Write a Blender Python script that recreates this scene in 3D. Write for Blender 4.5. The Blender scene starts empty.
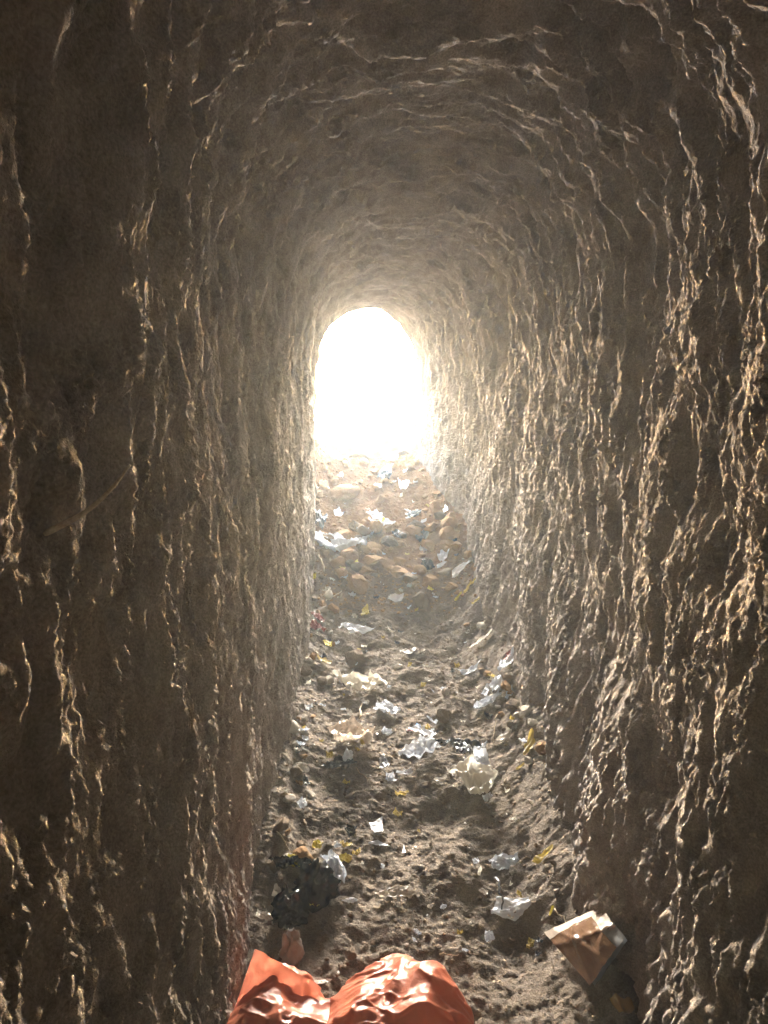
import bpy, bmesh, math, random
import numpy as np
from mathutils import Vector, Matrix

# ------------------------------------------------------------------ camera, sky, sun, exposure
C = bpy.context.scene
col = C.collection
W_PX, H_PX, FOC = 768, 1024, 739.0
CAM = Vector((0.0, 0.0, 1.40))
PITCH, YAW = math.radians(10.1), math.radians(0.54)
cam_data = bpy.data.cameras.new('camera')
cam_data.sensor_fit = 'VERTICAL'
cam_data.sensor_height = 36.0
cam_data.lens = FOC / H_PX * 36.0
cam_data.clip_start, cam_data.clip_end = 0.02, 500.0
cam = bpy.data.objects.new('camera', cam_data)
cam.location = CAM
cam.rotation_euler = (math.pi / 2 - PITCH, 0.0, -YAW)
col.objects.link(cam)
C.camera = cam

SUN_EL, SUN_AZ = math.radians(9.0), math.radians(0.5)      # azimuth from +Y, negative = towards -X
world = bpy.data.worlds.new('World')
C.world = world
world.use_nodes = True
wn = world.node_tree.nodes
bg = wn['Background']
sky = wn.new('ShaderNodeTexSky')
sky.sky_type = 'NISHITA'
sky.sun_disc = False
sky.sun_elevation = SUN_EL
sky.sun_rotation = SUN_AZ
sky.dust_density = 2.0
world.node_tree.links.new(sky.outputs[0], bg.inputs[0])
bg.inputs[1].default_value = 0.15

sun_data = bpy.data.lights.new('sun', 'SUN')
sun_data.energy = 1.5
sun_data.angle = math.radians(39.0)
sun_data.color = (1.0, 0.99, 0.975)
sun = bpy.data.objects.new('sun', sun_data)
sd = Vector((math.sin(SUN_AZ) * math.cos(SUN_EL), math.cos(SUN_AZ) * math.cos(SUN_EL), math.sin(SUN_EL)))
sun.rotation_euler = sd.to_track_quat('Z', 'Y').to_euler()
sun.location = (0, 18, 6)
col.objects.link(sun)

C.view_settings.view_transform = 'Standard'
C.view_settings.look = 'None'
C.view_settings.gamma = 1.0
C.view_settings.use_curve_mapping = False
C.view_settings.exposure = 7.48

C.render.engine = 'CYCLES'
cy = C.cycles
cy.max_bounces, cy.diffuse_bounces, cy.glossy_bounces, cy.transmission_bounces, cy.volume_bounces = 8, 6, 2, 4, 1
cy.sample_clamp_indirect = 0.08
cy.use_adaptive_sampling = False
cy.light_sampling_threshold = 0.0
cy.caustics_reflective = cy.caustics_refractive = False
try:
    cy.use_denoising = True
    cy.denoiser = 'OPENIMAGEDENOISE'
    cy.denoising_input_passes = 'RGB_ALBEDO_NORMAL'
except Exception:
    pass

R = random.Random(7)

# ------------------------------------------------------------------ noise (numpy)
def _hash(ix, iy, iz, seed):
    h = (ix.astype(np.uint32) * np.uint32(374761393) + iy.astype(np.uint32) * np.uint32(668265263)
         + iz.astype(np.uint32) * np.uint32(2147483647 - 1274126177) + np.uint32((seed * 1013904223) & 0xffffffff))
    h ^= h >> np.uint32(13); h *= np.uint32(1274126177); h ^= h >> np.uint32(16)
    h *= np.uint32(2246822519); h ^= h >> np.uint32(15)
    return h

def noise2(x, y, seed=0):
    """gradient noise, about -1..1"""
    x = np.asarray(x, np.float32); y = np.asarray(y, np.float32)
    ix = np.floor(x).astype(np.int32); iy = np.floor(y).astype(np.int32)
    fx = x - ix; fy = y - iy
    u = fx * fx * fx * (fx * (fx * 6 - 15) + 10); v = fy * fy * fy * (fy * (fy * 6 - 15) + 10)
    z0 = np.zeros_like(ix)
    def g(dx, dy):
        a = _hash(ix + dx, iy + dy, z0, seed).astype(np.float32) * np.float32(2 * math.pi / 4294967296.0)
        return np.cos(a) * (fx - dx) + np.sin(a) * (fy - dy)
    n0 = g(0, 0) * (1 - u) + g(1, 0) * u
    n1 = g(0, 1) * (1 - u) + g(1, 1) * u
    return (n0 * (1 - v) + n1 * v) * 1.5

def fbm2(x, y, seed=0, oct=4, gain=0.5, lac=2.1):
    a, f, s = 1.0, 1.0, 0.0
    for o in range(oct):
        s = s + a * noise2(x * f + 17.3 * o, y * f - 9.1 * o, seed + o)
        a *= gain; f *= lac
    return s

def worley2(x, y, seed=0, jitter=0.9):
    x = np.asarray(x, np.float32); y = np.asarray(y, np.float32)
    ix = np.floor(x).astype(np.int32); iy = np.floor(y).astype(np.int32)
    f1 = np.full(x.shape, 9.0, np.float32); f2 = f1.copy(); idv = np.zeros(x.shape, np.float32)
    z0 = np.zeros_like(ix)
    for dx in (-1, 0, 1):
        for dy in (-1, 0, 1):
            h = _hash(ix + dx, iy + dy, z0, seed)
            px = ix + dx + 0.5 + jitter * ((h & np.uint32(0xffff)).astype(np.float32) / 65535.0 - 0.5)
            py = iy + dy + 0.5 + jitter * ((h >> np.uint32(16)).astype(np.float32) / 65535.0 - 0.5)
            d = np.sqrt((px - x) ** 2 + (py - y) ** 2)
            cid = (_hash(ix + dx, iy + dy, z0 + 1, seed) & np.uint32(0xffff)).astype(np.float32) / 65535.0
            near = d < f1
            f2 = np.where(near, f1, np.minimum(f2, d))
            idv = np.where(near, cid, idv)
            f1 = np.where(near, d, f1)
    return f1, f2, idv

def sstep(a, b, x):
    t = np.clip((np.asarray(x, np.float32) - a) / (b - a), 0, 1)
    return t * t * (3 - 2 * t)

# ------------------------------------------------------------------ mesh helpers
def grid_mesh(name, P, mat, smooth=True, parent=None):
    """P: (n, m, 3) array of points -> one quad mesh"""
    n, m = P.shape[:2]
    me = bpy.data.meshes.new(name)
    me.vertices.add(n * m)
    me.vertices.foreach_set('co', P.reshape(-1).astype(np.float32))
    idx = np.arange(n * m).reshape(n, m)
    q = np.stack([idx[:-1, :-1], idx[:-1, 1:], idx[1:, 1:], idx[1:, :-1]], -1).reshape(-1)
    nf = (n - 1) * (m - 1)
    me.loops.add(nf * 4)
    me.loops.foreach_set('vertex_index', q.astype(np.int32))
    me.polygons.add(nf)
    me.polygons.foreach_set('loop_start', np.arange(0, nf * 4, 4, dtype=np.int32))
    me.polygons.foreach_set('use_smooth', np.full(nf, smooth))
    me.update(calc_edges=True)
    me.materials.append(mat)
    o = bpy.data.objects.new(name, me)
    col.objects.link(o)
    if parent: o.parent = parent
    return o

def tag(o, label=None, cat=None, group=None, kind=None):
    if label: o['label'] = label
    if cat: o['category'] = cat
    if group: o['group'] = group
    if kind: o['kind'] = kind
    return o

def empty(name, loc=(0, 0, 0), rz=0.0):
    o = bpy.data.objects.new(name, None)
    o.empty_display_size = 0.05
    o.location = loc; o.rotation_euler = (0, 0, rz)
    col.objects.link(o)
    return o

# ------------------------------------------------------------------ materials
def earth_mat(name, c_lo, c_hi, scale=6.0, bump=0.5, bscale=140.0, rough=0.92, warm=None):
    m = bpy.data.materials.new(name); m.use_nodes = True
    nt = m.node_tree; N = nt.nodes; L = nt.links
    b = N['Principled BSDF']
    b.inputs['Roughness'].default_value = rough
    b.inputs['Specular IOR Level'].default_value = 0.03
    tc = N.new('ShaderNodeTexCoord')
    n1 = N.new('ShaderNodeTexNoise'); n1.inputs['Scale'].default_value = scale; n1.inputs['Detail'].default_value = 8; n1.inputs['Roughness'].default_value = 0.65
    L.new(tc.outputs['Object'], n1.inputs['Vector'])
    rp = N.new('ShaderNodeValToRGB')
    rp.color_ramp.elements[0].position = 0.32; rp.color_ramp.elements[0].color = (*c_lo, 1)
    rp.color_ramp.elements[1].position = 0.68; rp.color_ramp.elements[1].color = (*c_hi, 1)
    L.new(n1.outputs['Fac'], rp.inputs['Fac'])
    # fine grain: pale grit and dark specks
    n2 = N.new('ShaderNodeTexNoise'); n2.inputs['Scale'].default_value = 260; n2.inputs['Detail'].default_value = 3
    L.new(tc.outputs['Object'], n2.inputs['Vector'])
    mx = N.new('ShaderNodeMix'); mx.data_type = 'RGBA'; mx.blend_type = 'OVERLAY'; mx.inputs['Factor'].default_value = 0.55
    src = rp.outputs['Color']
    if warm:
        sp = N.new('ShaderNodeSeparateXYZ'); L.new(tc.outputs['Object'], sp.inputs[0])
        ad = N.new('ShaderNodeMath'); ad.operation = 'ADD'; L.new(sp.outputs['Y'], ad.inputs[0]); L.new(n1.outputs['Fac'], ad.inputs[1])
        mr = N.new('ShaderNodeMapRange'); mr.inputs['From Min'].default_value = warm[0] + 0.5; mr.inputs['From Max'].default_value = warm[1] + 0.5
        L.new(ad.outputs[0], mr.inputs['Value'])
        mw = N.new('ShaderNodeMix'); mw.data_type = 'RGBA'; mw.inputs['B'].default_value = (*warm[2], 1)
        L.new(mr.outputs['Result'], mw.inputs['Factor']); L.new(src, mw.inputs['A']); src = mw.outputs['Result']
    L.new(src, mx.inputs['A']); L.new(n2.outputs['Fac'], mx.inputs['B'])
    L.new(mx.outputs['Result'], b.inputs['Base Color'])
    n3 = N.new('ShaderNodeTexNoise'); n3.inputs['Scale'].default_value = bscale; n3.inputs['Detail'].default_value = 6; n3.inputs['Roughness'].default_value = 0.7
    L.new(tc.outputs['Object'], n3.inputs['Vector'])
    n4 = N.new('ShaderNodeTexNoise'); n4.inputs['Scale'].default_value = 420; n4.inputs['Detail'].default_value = 2
    L.new(tc.outputs['Object'], n4.inputs['Vector'])
    sm = N.new('ShaderNodeMath'); sm.operation = 'MULTIPLY_ADD'; sm.inputs[1].default_value = 0.22
    L.new(n4.outputs['Fac'], sm.inputs[0]); L.new(n3.outputs['Fac'], sm.inputs[2])
    bp = N.new('ShaderNodeBump'); bp.inputs['Strength'].default_value = bump; bp.inputs['Distance'].default_value = 0.012
    L.new(sm.outputs[0], bp.inputs['Height'])
    L.new(bp.outputs['Normal'], b.inputs['Normal'])
    return m

M = {}
M['wall'] = earth_mat('carved_earth', (0.20, 0.170, 0.145), (0.45, 0.39, 0.34), 8.0, 0.9, 95.0)
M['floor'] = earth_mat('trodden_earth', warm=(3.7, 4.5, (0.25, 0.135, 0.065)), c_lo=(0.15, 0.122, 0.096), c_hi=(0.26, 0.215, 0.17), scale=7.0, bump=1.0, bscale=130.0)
M['sand'] = earth_mat('sandy_ground', (0.08, 0.058, 0.036), (0.13, 0.096, 0.062), 3.0, 0.5, 60.0)

# ------------------------------------------------------------------ tunnel shape
Y_MOUTH = 5.66
KY = np.array([-3.0, 0.3, 1.1, 1.7, 2.4, 3.3, 3.9, 4.4, 5.0, 5.7])
XL = np.array([-.29, -.29, -.318, -.345, -.345, -.345, -.36, -.40, -.46, -.52])
XR = np.array([.54, .55, .585, .615, .63, .62, .58, .52, .41, .285])
ZT = np.array([2.12, 2.12, 2.12, 2.12, 2.12, 2.08, 2.04, 2.00, 1.95, 1.90])     # crown of the vault
ZS = np.array([1.62, 1.62, 1.62, 1.62, 1.60, 1.56, 1.50, 1.45, 1.36, 1.26])     # where the vault springs
def prof(y):
    return [np.interp(y, KY, a) for a in (XL, XR, ZT, ZS)]

FY = np.array([-3.0, 1.2, 1.6, 2.0, 2.4, 3.0, 3.4, 3.75, 4.1, 4.4, 4.9, 5.3, 5.62, 5.9])
FZ = np.array([-.02, -.01, 0.0, .03, .07, .10, .13, .21, .325, .42, .57, .69, .79, .80])
def floor_macro(x, y):
    x = np.asarray(x, np.float32); y = np.asarray(y, np.float32)
    z = np.interp(y, FY, FZ).astype(np.float32)
    xl = np.interp(y, KY, XL); xr = np.interp(y, KY, XR)
    tal = sstep(0.26, 0.0, xr - x)                 # talus along the right wall
    z = z + tal * 0.16 * sstep(0.8, 1.8, y) * sstep(5.6, 4.4, y)
    z = z + sstep(0.16, 0.0, x - xl) * 0.06 * sstep(1.5, 2.2, y)
    z = z + sstep(4.9, 5.55, y) * (0.015 + 0.55 * np.clip(x + 0.04, -0.5, 0.5) ** 2)     # rubble banked up at the mouth
    z = z - 0.04 * np.exp(-(((x - 0.36) / 0.14) ** 2 + ((y - 1.62) / 0.16) ** 2))   # trodden hollow at the right foot
    z = z - 0.025 * np.exp(-(((x - 0.22) / 0.22) ** 2 + ((y - 2.14) / 0.07) ** 2))
    return z

def floor_h(x, y, fine=True):
    x = np.asarray(x, np.float32); y = np.asarray(y, np.float32)
    z = floor_macro(x, y)
    z = z + 0.020 * fbm2(x * 5, y * 5, 3, 3)
    if fine:
        rub = 0.35 + 0.65 * sstep(3.7, 4.1, y)
        f1, f2, _ = worley2(x * 22 + 0.6 * noise2(x * 9, y * 9, 40), y * 22, 11)
        z = z + 0.006 * (0.6 - f1) * rub
        f1, f2, _ = worley2(x * 55, y * 55, 12)
        z = z + 0.005 * (0.6 - f1)
        f1, f2, _ = worley2(x * 105, y * 105, 13)
        z = z + 0.0028 * (0.6 - f1)
        z = z + 0.0055 * fbm2(x * 22, y * 22, 21, 5, 0.6)
    return z

# ------------------------------------------------------------------ tunnel walls and vault
def wall_disp(u, y, U0, U1, UT):
    """carved relief, positive towards the inside; u runs up the left wall, over the vault, down the right wall"""
    right = sstep(U0, U1, u)
    vault = sstep(U0 - 0.25, U0 + 0.15, u) * sstep(U1 + 0.25, U1 - 0.15, u)
    low = sstep(UT - 1.25, UT - 0.25, u)            # lower right wall: crumbly
    wu = u + 0.10 * noise2(u * 2.3, y * 3.0, 1) + 0.04 * noise2(u * 8, y * 9, 2) + 0.02 * noise2(u * 19, y * 21, 22)
    wy = y + 0.055 * noise2(u * 2.7, y * 3.2, 3) + 0.028 * noise2(u * 9, y * 12, 4) + 0.012 * noise2(u * 22, y * 26, 23)
    h = 0.022 * noise2(u * 1.1, y * 1.5, 5) + (0.014 + 0.016 * right) * noise2(u * 2.0, y * 3.3, 6) * (0.7 + 1.0 * low)
    h = h + 0.010 * (1 - 2 * np.abs(noise2(u * 7, y * 13, 26))) * (0.4 + 0.8 * low)
    # the foot of the right wall leans in and is crumbled
    zf = UT - u - 0.30
    h = h + right * 0.050 * sstep(0.95, 0.05, zf + 0.25 * noise2(u * 1.3, y * 2.4, 29)) * sstep(0.5, 1.2, y) * sstep(5.0, 3.5, y)
    # broad pick scoops, tall and narrow, with ridges left standing between them
    f1, f2, c1 = worley2(wy / 0.16, wu / 0.50, 31)
    kA = np.clip(sstep(-0.35, 0.35, noise2(u * 2.1, y * 2.6, 61)) * (1 - 0.5 * low), 0.1, 1)      # scooped out / left standing as lumps
    h = h + 0.024 * (kA * (np.minimum(f1, 0.9) ** 1.35 - 0.3) + (1 - kA) * (0.55 - 1.2 * np.minimum(f1, 0.9) ** 1.7)) * (0.75 + 0.4 * c1)
    f1, f2, c2 = worley2(wy / 0.075 + 3.3, wu / 0.24, 32)
    a2 = 0.65 + 0.55 * sstep(-0.4, 0.5, noise2(u * 1.7, y * 2.2, 7))
    kB = np.clip(sstep(-0.3, 0.4, noise2(u * 3.3, y * 4.4, 62)) * (1 - 0.5 * low), 0.1, 1)
    h = h + 0.029 * (kB * (np.minimum(f1, 0.9) ** 1.2 - 0.3) + (1 - kB) * (0.5 - 1.15 * np.minimum(f1, 0.9) ** 1.6)) * a2 * (0.75 + 0.5 * c2)
    wu2 = u + 0.030 * noise2(u * 16, y * 25, 8); wy2 = y + 0.016 * noise2(u * 18, y * 28, 9)
    f1, f2, c3 = worley2(wy2 / 0.034 + 1.3, wu2 / 0.11, 33)
    a3 = 0.55 + 0.8 * sstep(-0.3, 0.5, noise2(u * 3.1, y * 4.0, 10) + 0.5 * low)
    kC = sstep(-0.2, 0.4, noise2(u * 5.3, y * 6.4, 63))
    h = h + 0.0145 * (0.75 + 0.25 * right) * (kC * (np.minimum(f1, 0.9) ** 1.1 - 0.35) + (1 - kC) * (0.5 - 1.1 * np.minimum(f1, 0.9) ** 1.5)) * a3 * (0.6 + 0.8 * c3)
    wu3 = u + 0.012 * noise2(u * 36, y * 50, 18); wy3 = y + 0.007 * noise2(u * 40, y * 50, 19)
    f1, f2, c4 = worley2(wy3 / 0.015 + 7.3, wu3 / 0.052, 34)
    h = h + 0.0072 * (0.65 + 0.35 * right) * (np.minimum(f1, 0.9) - 0.35) * (0.4 + 0.9 * c4) * (0.45 + 0.55 * a3)
    h = h + 0.0075 * fbm2(u * 14, y * 40, 50, 4, 0.6) * (0.55 + 0.6 * low) * (0.5 + 0.5 * a3)
    h = h + 0.0050 * fbm2(u * 38, y * 44, 55, 3, 0.6) * (0.5 + 0.9 * low)
    h = h * (1 + 0.45 * vault)
    h = h + 0.020 * (1 - 2.2 * np.abs(noise2(u * 4.5, y * 11 + 0.6 * noise2(u * 5, y * 5, 28), 27))) * vault
    for yc, uc, wy_, wu_, dp in DENTS:
        q = ((y - yc + 0.02 * noise2(u * 9, y * 9, 90)) / wy_) ** 2 + ((u - uc + 0.03 * noise2(u * 9, y * 9, 91)) / wu_) ** 2
        h = h - dp * (0.9 if dp > 0.06 else 0.5) * np.clip(1 - q, 0, 1) ** 0.7
    # weathering rounds the ridges, grit roughens them again
    for _ in range(2):
        h[1:-1] = 0.25 * h[:-2] + 0.5 * h[1:-1] + 0.25 * h[2:]
        h[:, 1:-1] = 0.25 * h[:, :-2] + 0.5 * h[:, 1:-1] + 0.25 * h[:, 2:]
    grit = sstep(-0.5, 0.5, noise2(u * 9, y * 11, 59))
    h = h + 0.0048 * (1 - 2.2 * np.abs(noise2(u * 21 + 1.5 * noise2(u * 9, y * 12, 64), y * 44, 65))) * (0.35 + 0.9 * grit)
    h = h + 0.0036 * (1 - 2.2 * np.abs(noise2(u * 52, y * 74 + 0.8 * noise2(u * 30, y * 30, 66), 67))) * (0.5 + 0.7 * grit)
    h = h + 0.0026 * fbm2(u * 100, y * 115, 58, 2, 0.8) * (0.6 + 0.6 * grit)
    return h

# hollows where whole lumps have come away: (distance along, height round the section, half sizes, depth)
DENTS = []
for px, py, w, hh, dp in ((690, 815, 60, 130, .045), (610, 290, 100, 200, .040), (700, 480, 60, 160, .045), (556, 400, 46, 120, .035), (640, 690, 60, 120, .040), (600, 520, 40, 120, .035), (740, 560, 60, 150, .04)):
    y_ = 0.59 * 739 / (px - 377); z_ = 1.4 - (py - 380) / 739 * y_
    DENTS.append((y_, (1.62 + 0.30) + 1.50 + (1.58 - z_), 0.5 * w * y_ * y_ / (739 * 0.59), 0.5 * hh * y_ / 739, dp))
for px, py, w, hh, dp in ((165, 600, 50, 200, .03), (70, 470, 60, 200, .025)):
    y_ = 0.325 * 739 / (377 - px); z_ = 1.4 - (py - 380) / 739 * y_
    DENTS.append((y_, z_ + 0.30, 0.5 * w * y_ * y_ / (739 * 0.325), 0.5 * hh * y_ / 739, dp))

ys = [-3.0]
while ys[-1] < Y_MOUTH:
    y = ys[-1]
    st = 0.05 if y < 0.1 else (0.0036 if y < 1.6 else (0.0048 if y < 2.8 else 0.007))
    ys.append(y + st)
ys = np.array(ys, np.float32)
Z0 = -0.30
LW = 1.62 - Z0                    # metres of left wall
LA = 1.50                         # metres of vault
UT = LW * 2 + LA
us = np.arange(0, UT + 0.0038, 0.0039).astype(np.float32)
us = us * (UT / us[-1])
Yg, Ug = np.meshgrid(ys, us, indexing='ij')
xl, xr, zt, zs = [a[:, None].astype(np.float32) for a in prof(ys)]
cx, hw = (xl + xr) / 2, (xr - xl) / 2
tL = np.clip(Ug / LW, 0, 1); tA = np.clip((Ug - LW) / LA, 0, 1); tR = np.clip((Ug - LW - LA) / LW, 0, 1)
ang = np.pi * (1 - tA)
ex = np.interp(ys, [3.0, 5.6], [0.82, 0.87])[:, None]
ca, sa = np.cos(ang), np.sin(ang)
ax = np.sign(ca) * np.abs(ca) ** ex; az = np.abs(sa) ** ex
inL = Ug < LW; inR = Ug > LW + LA
X = np.where(inL, cx - hw, np.where(inR, cx + hw, cx + hw * ax))
Z = np.where(inL, Z0 + tL * (zs - Z0), np.where(inR, zs - tR * (zs - Z0), zs + (zt - zs) * az))
# inward normal of the section
dX = np.gradient(X, axis=1); dZ = np.gradient(Z, axis=1)
for _ in range(12):              # soften the normals where the vault meets the walls
    dX[:, 1:-1] = (dX[:, :-2] + dX[:, 1:-1] + dX[:, 2:]) / 3; dZ[:, 1:-1] = (dZ[:, :-2] + dZ[:, 1:-1] + dZ[:, 2:]) / 3
ln = np.sqrt(dX ** 2 + dZ ** 2) + 1e-9
NX, NZ = dZ / ln, -dX / ln
D = wall_disp(Ug, Yg, LW, LW + LA, UT) * (1 - 0.5 * sstep(4.9, 5.5, Yg))
flare = sstep(Y_MOUTH - 0.22, Y_MOUTH, Yg) ** 2 * 0.14
back = sstep(0.25, -0.1, Yg) * 0.05                # keep clear of the camera
P = np.stack([X + NX * (D - flare - back), Yg, Z + NZ * (D - flare - back)], -1)
tun = tag(empty('earth_tunnel', (0, 0, 0)), 'hand dug arched earth tunnel with rough pick-carved walls leading to a bright mouth', 'tunnel')
ia = int(np.searchsorted(us, LW + 0.12)); ib = int(np.searchsorted(us, LW + LA - 0.12))
wl = grid_mesh('wall', P[:, :ia + 1], M['wall'], parent=tun); wl['label'] = 'darker left earth wall with long vertical carved grooves'
vt = grid_mesh('ceiling', P[:, ia:ib + 1], M['wall'], parent=tun); vt['label'] = 'arched earth ceiling ringed with shallow pick ridges'
wr = grid_mesh('wall', P[:, ib:], M['wall'], parent=tun); wr['label'] = 'crumbling right earth wall with deep scoops and bright ridges'
# unseen end cap behind the camera, added to stop light leaking in
bk = []
for k, s in enumerate(np.linspace(1, 0, 5)):
    ring = P[0, ::20].copy(); c = np.array([0.1, -3.0, 0.9])
    ring = c + (ring - c) * s; ring[:, 1] = -3.0 - 0.25 * (1 - s) ; bk.append(ring)
grid_mesh('end_cap', np.stack(bk), M['wall'], parent=tun)

# ------------------------------------------------------------------ floor
fy = [-3.2]
while fy[-1] < 5.64:
    y = fy[-1]; fy.append(y + (0.05 if y < 0.5 else (0.007 if y < 1.3 else 0.0042)))
fy = np.array(fy, np.float32)
fx = np.arange(-0.72, 0.9, 0.0042).astype(np.float32)
FYg, FXg = np.meshgrid(fy, fx, indexing='ij')
FP = np.stack([FXg, FYg, floor_h(FXg, FYg)], -1)
fl = tag(grid_mesh('tunnel_floor', FP[:, ::-1], M['floor']), 'uneven trodden earth floor rising to the tunnel mouth', None, None, 'structure')

# ------------------------------------------------------------------ outside: sunlit cutting and hill
def out_z(x, y):
    z = 0.84 + 0.17 * sstep(5.62, 6.3, y) - 1.75 * sstep(6.4, 14.0, y)  # falls away past the lip, shaped so low light reaches the ceiling
    z = z + (0.13 * sstep(0.05, 0.45, x) + 0.05 * sstep(-0.25, -0.5, x)) * sstep(5.6, 6.2, y)
    z = z + 0.5 * sstep(0.8, 3.0, np.abs(x + 0.1)) * sstep(7.0, 6.0, y)
    z = z + 0.055 * noise2(x * 6, y * 4, 71) + 0.02 * noise2(x * 17, y * 13, 72)
    return z + 0.03 * fbm2(x * 2, y * 2, 70, 5)
oy = np.concatenate([np.arange(5.60, 9, 0.025), np.arange(9, 14.3, 0.12)]).astype(np.float32)
ox = np.concatenate([np.arange(-9, -1.2, 0.15), np.arange(-1.2, 1.2, 0.02), np.arange(1.2, 9.1, 0.15)]).astype(np.float32)
OY, OX = np.meshgrid(oy, ox, indexing='ij')
OP = np.stack([OX, OY + 0.015 * noise2(OX * 9, OX * 0 + 3, 5), out_z(OX, OY)], -1)
OP[0, :, 2] = 0.5
OP[1, :, 1] = OP[0, :, 1] + 0.012
tag(grid_mesh('ground', OP[:, ::-1], M['sand']), None, None, None, 'structure')

# hill the tunnel is dug into: front face round the mouth, top and back
mouth = P[-1, ::12].copy()
nm = len(mouth)
rings = [mouth]
aa = np.arctan2(mouth[:, 2] - 0.9, mouth[:, 0] + 0.05)
def sq(aa, rx, rz):
    c, s = np.cos(aa), np.sin(aa)
    k = 1.0 / np.maximum(np.abs(c) / rx, np.abs(s) / rz)
    return c * k, s * k
tx, tz = sq(aa, 8.5, 2.4)
far = np.stack([tx - 0.05, np.full(nm, Y_MOUTH), np.maximum(tz + 0.9, -0.6)], -1)
for s in (0.02, 0.06, 0.12, 0.25, 0.5, 1.0):
    r = mouth + (far - mouth) * s
    r[:, 1] = Y_MOUTH + 0.10 * s + 0.10 * noise2(r[:, 0] * 2, r[:, 2] * 2, 80) * min(1, s * 4)
    rings.append(r)
for yy in (4.5, 2.0, -1.0, -4.2):
    r = far.copy(); r[:, 1] = yy; r[:, 2] += 0.06 * noise2(r[:, 0], r[:, 1] * 0 + yy, 81) * (r[:, 2] > 3); rings.append(r)
c = np.array([0, -4.2, 1.0]); rings.append(c + (rings[-1] - c) * 0.02)
tag(grid_mesh('hill', np.stack(rings), M['sand'], smooth=False), None, None, None, 'structure')

# ------------------------------------------------------------------ haze volume: partly dust, mostly added to give the veil of lens glare
def haze():
    bm = bmesh.new()
    bmesh.ops.create_cube(bm, size=1.0)
    bmesh.ops.scale(bm, vec=(19.0, 19.4, 6.6), verts=bm.verts)
    bmesh.ops.translate(bm, vec=(0.0, 4.9, 1.3), verts=bm.verts)
    me = bpy.data.meshes.new('haze'); bm.to_mesh(me); bm.free()
    m = bpy.data.materials.new('glare_haze'); m.use_nodes = True
    N = m.node_tree.nodes; N.remove(N['Principled BSDF'])
    v = N.new('ShaderNodeVolumePrincipled')
    v.inputs['Color'].default_value = (0.058, 0.074, 0.090, 1)
    v.inputs['Density'].default_value = 0.06
    v.inputs['Anisotropy'].default_value = 0.56
    m.node_tree.links.new(v.outputs[0], N['Material Output'].inputs['Volume'])
    me.materials.append(m)
    o = bpy.data.objects.new('haze', me); col.objects.link(o)
    tag(o, None, None, None, 'stuff')
haze()

# ------------------------------------------------------------------ placing things on the floor
from mathutils import Euler
RM = Euler((math.pi / 2 - PITCH, 0.0, -YAW)).to_matrix()
def ray(px, py):
    return (RM @ Vector(((px - W_PX / 2) / FOC, (H_PX / 2 - py) / FOC, -1.0))).normalized()
def at(px, py):
    """where the sight line through that point of the photograph meets the floor"""
    d = ray(px, py)
    t = np.linspace(0.8, 7.0, 6000)
    z = CAM.z + d.z * t
    k = int(np.argmax(z <= floor_h(d.x * t, d.y * t, False)))
    return Vector((d.x * t[k], d.y * t[k], float(z[k])))
def fz(x, y, fine=False):
    return float(floor_h(np.array([x]), np.array([y]), fine)[0])
WP = P.reshape(-1, 3)[:]
def wall_at(px, py):
    """the nearest point of the tunnel wall on that sight line"""
    d = ray(px, py)
    v = WP - np.array([0, 0, CAM.z])
    t = v @ np.array(d)
    off = np.linalg.norm(v - t[:, None] * np.array(d), axis=1)
    ok = np.where((t > 0.3) & (off < 0.006 * t))[0]
    k = ok[np.argmin(t[ok])]
    return Vector(WP[k])

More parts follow.
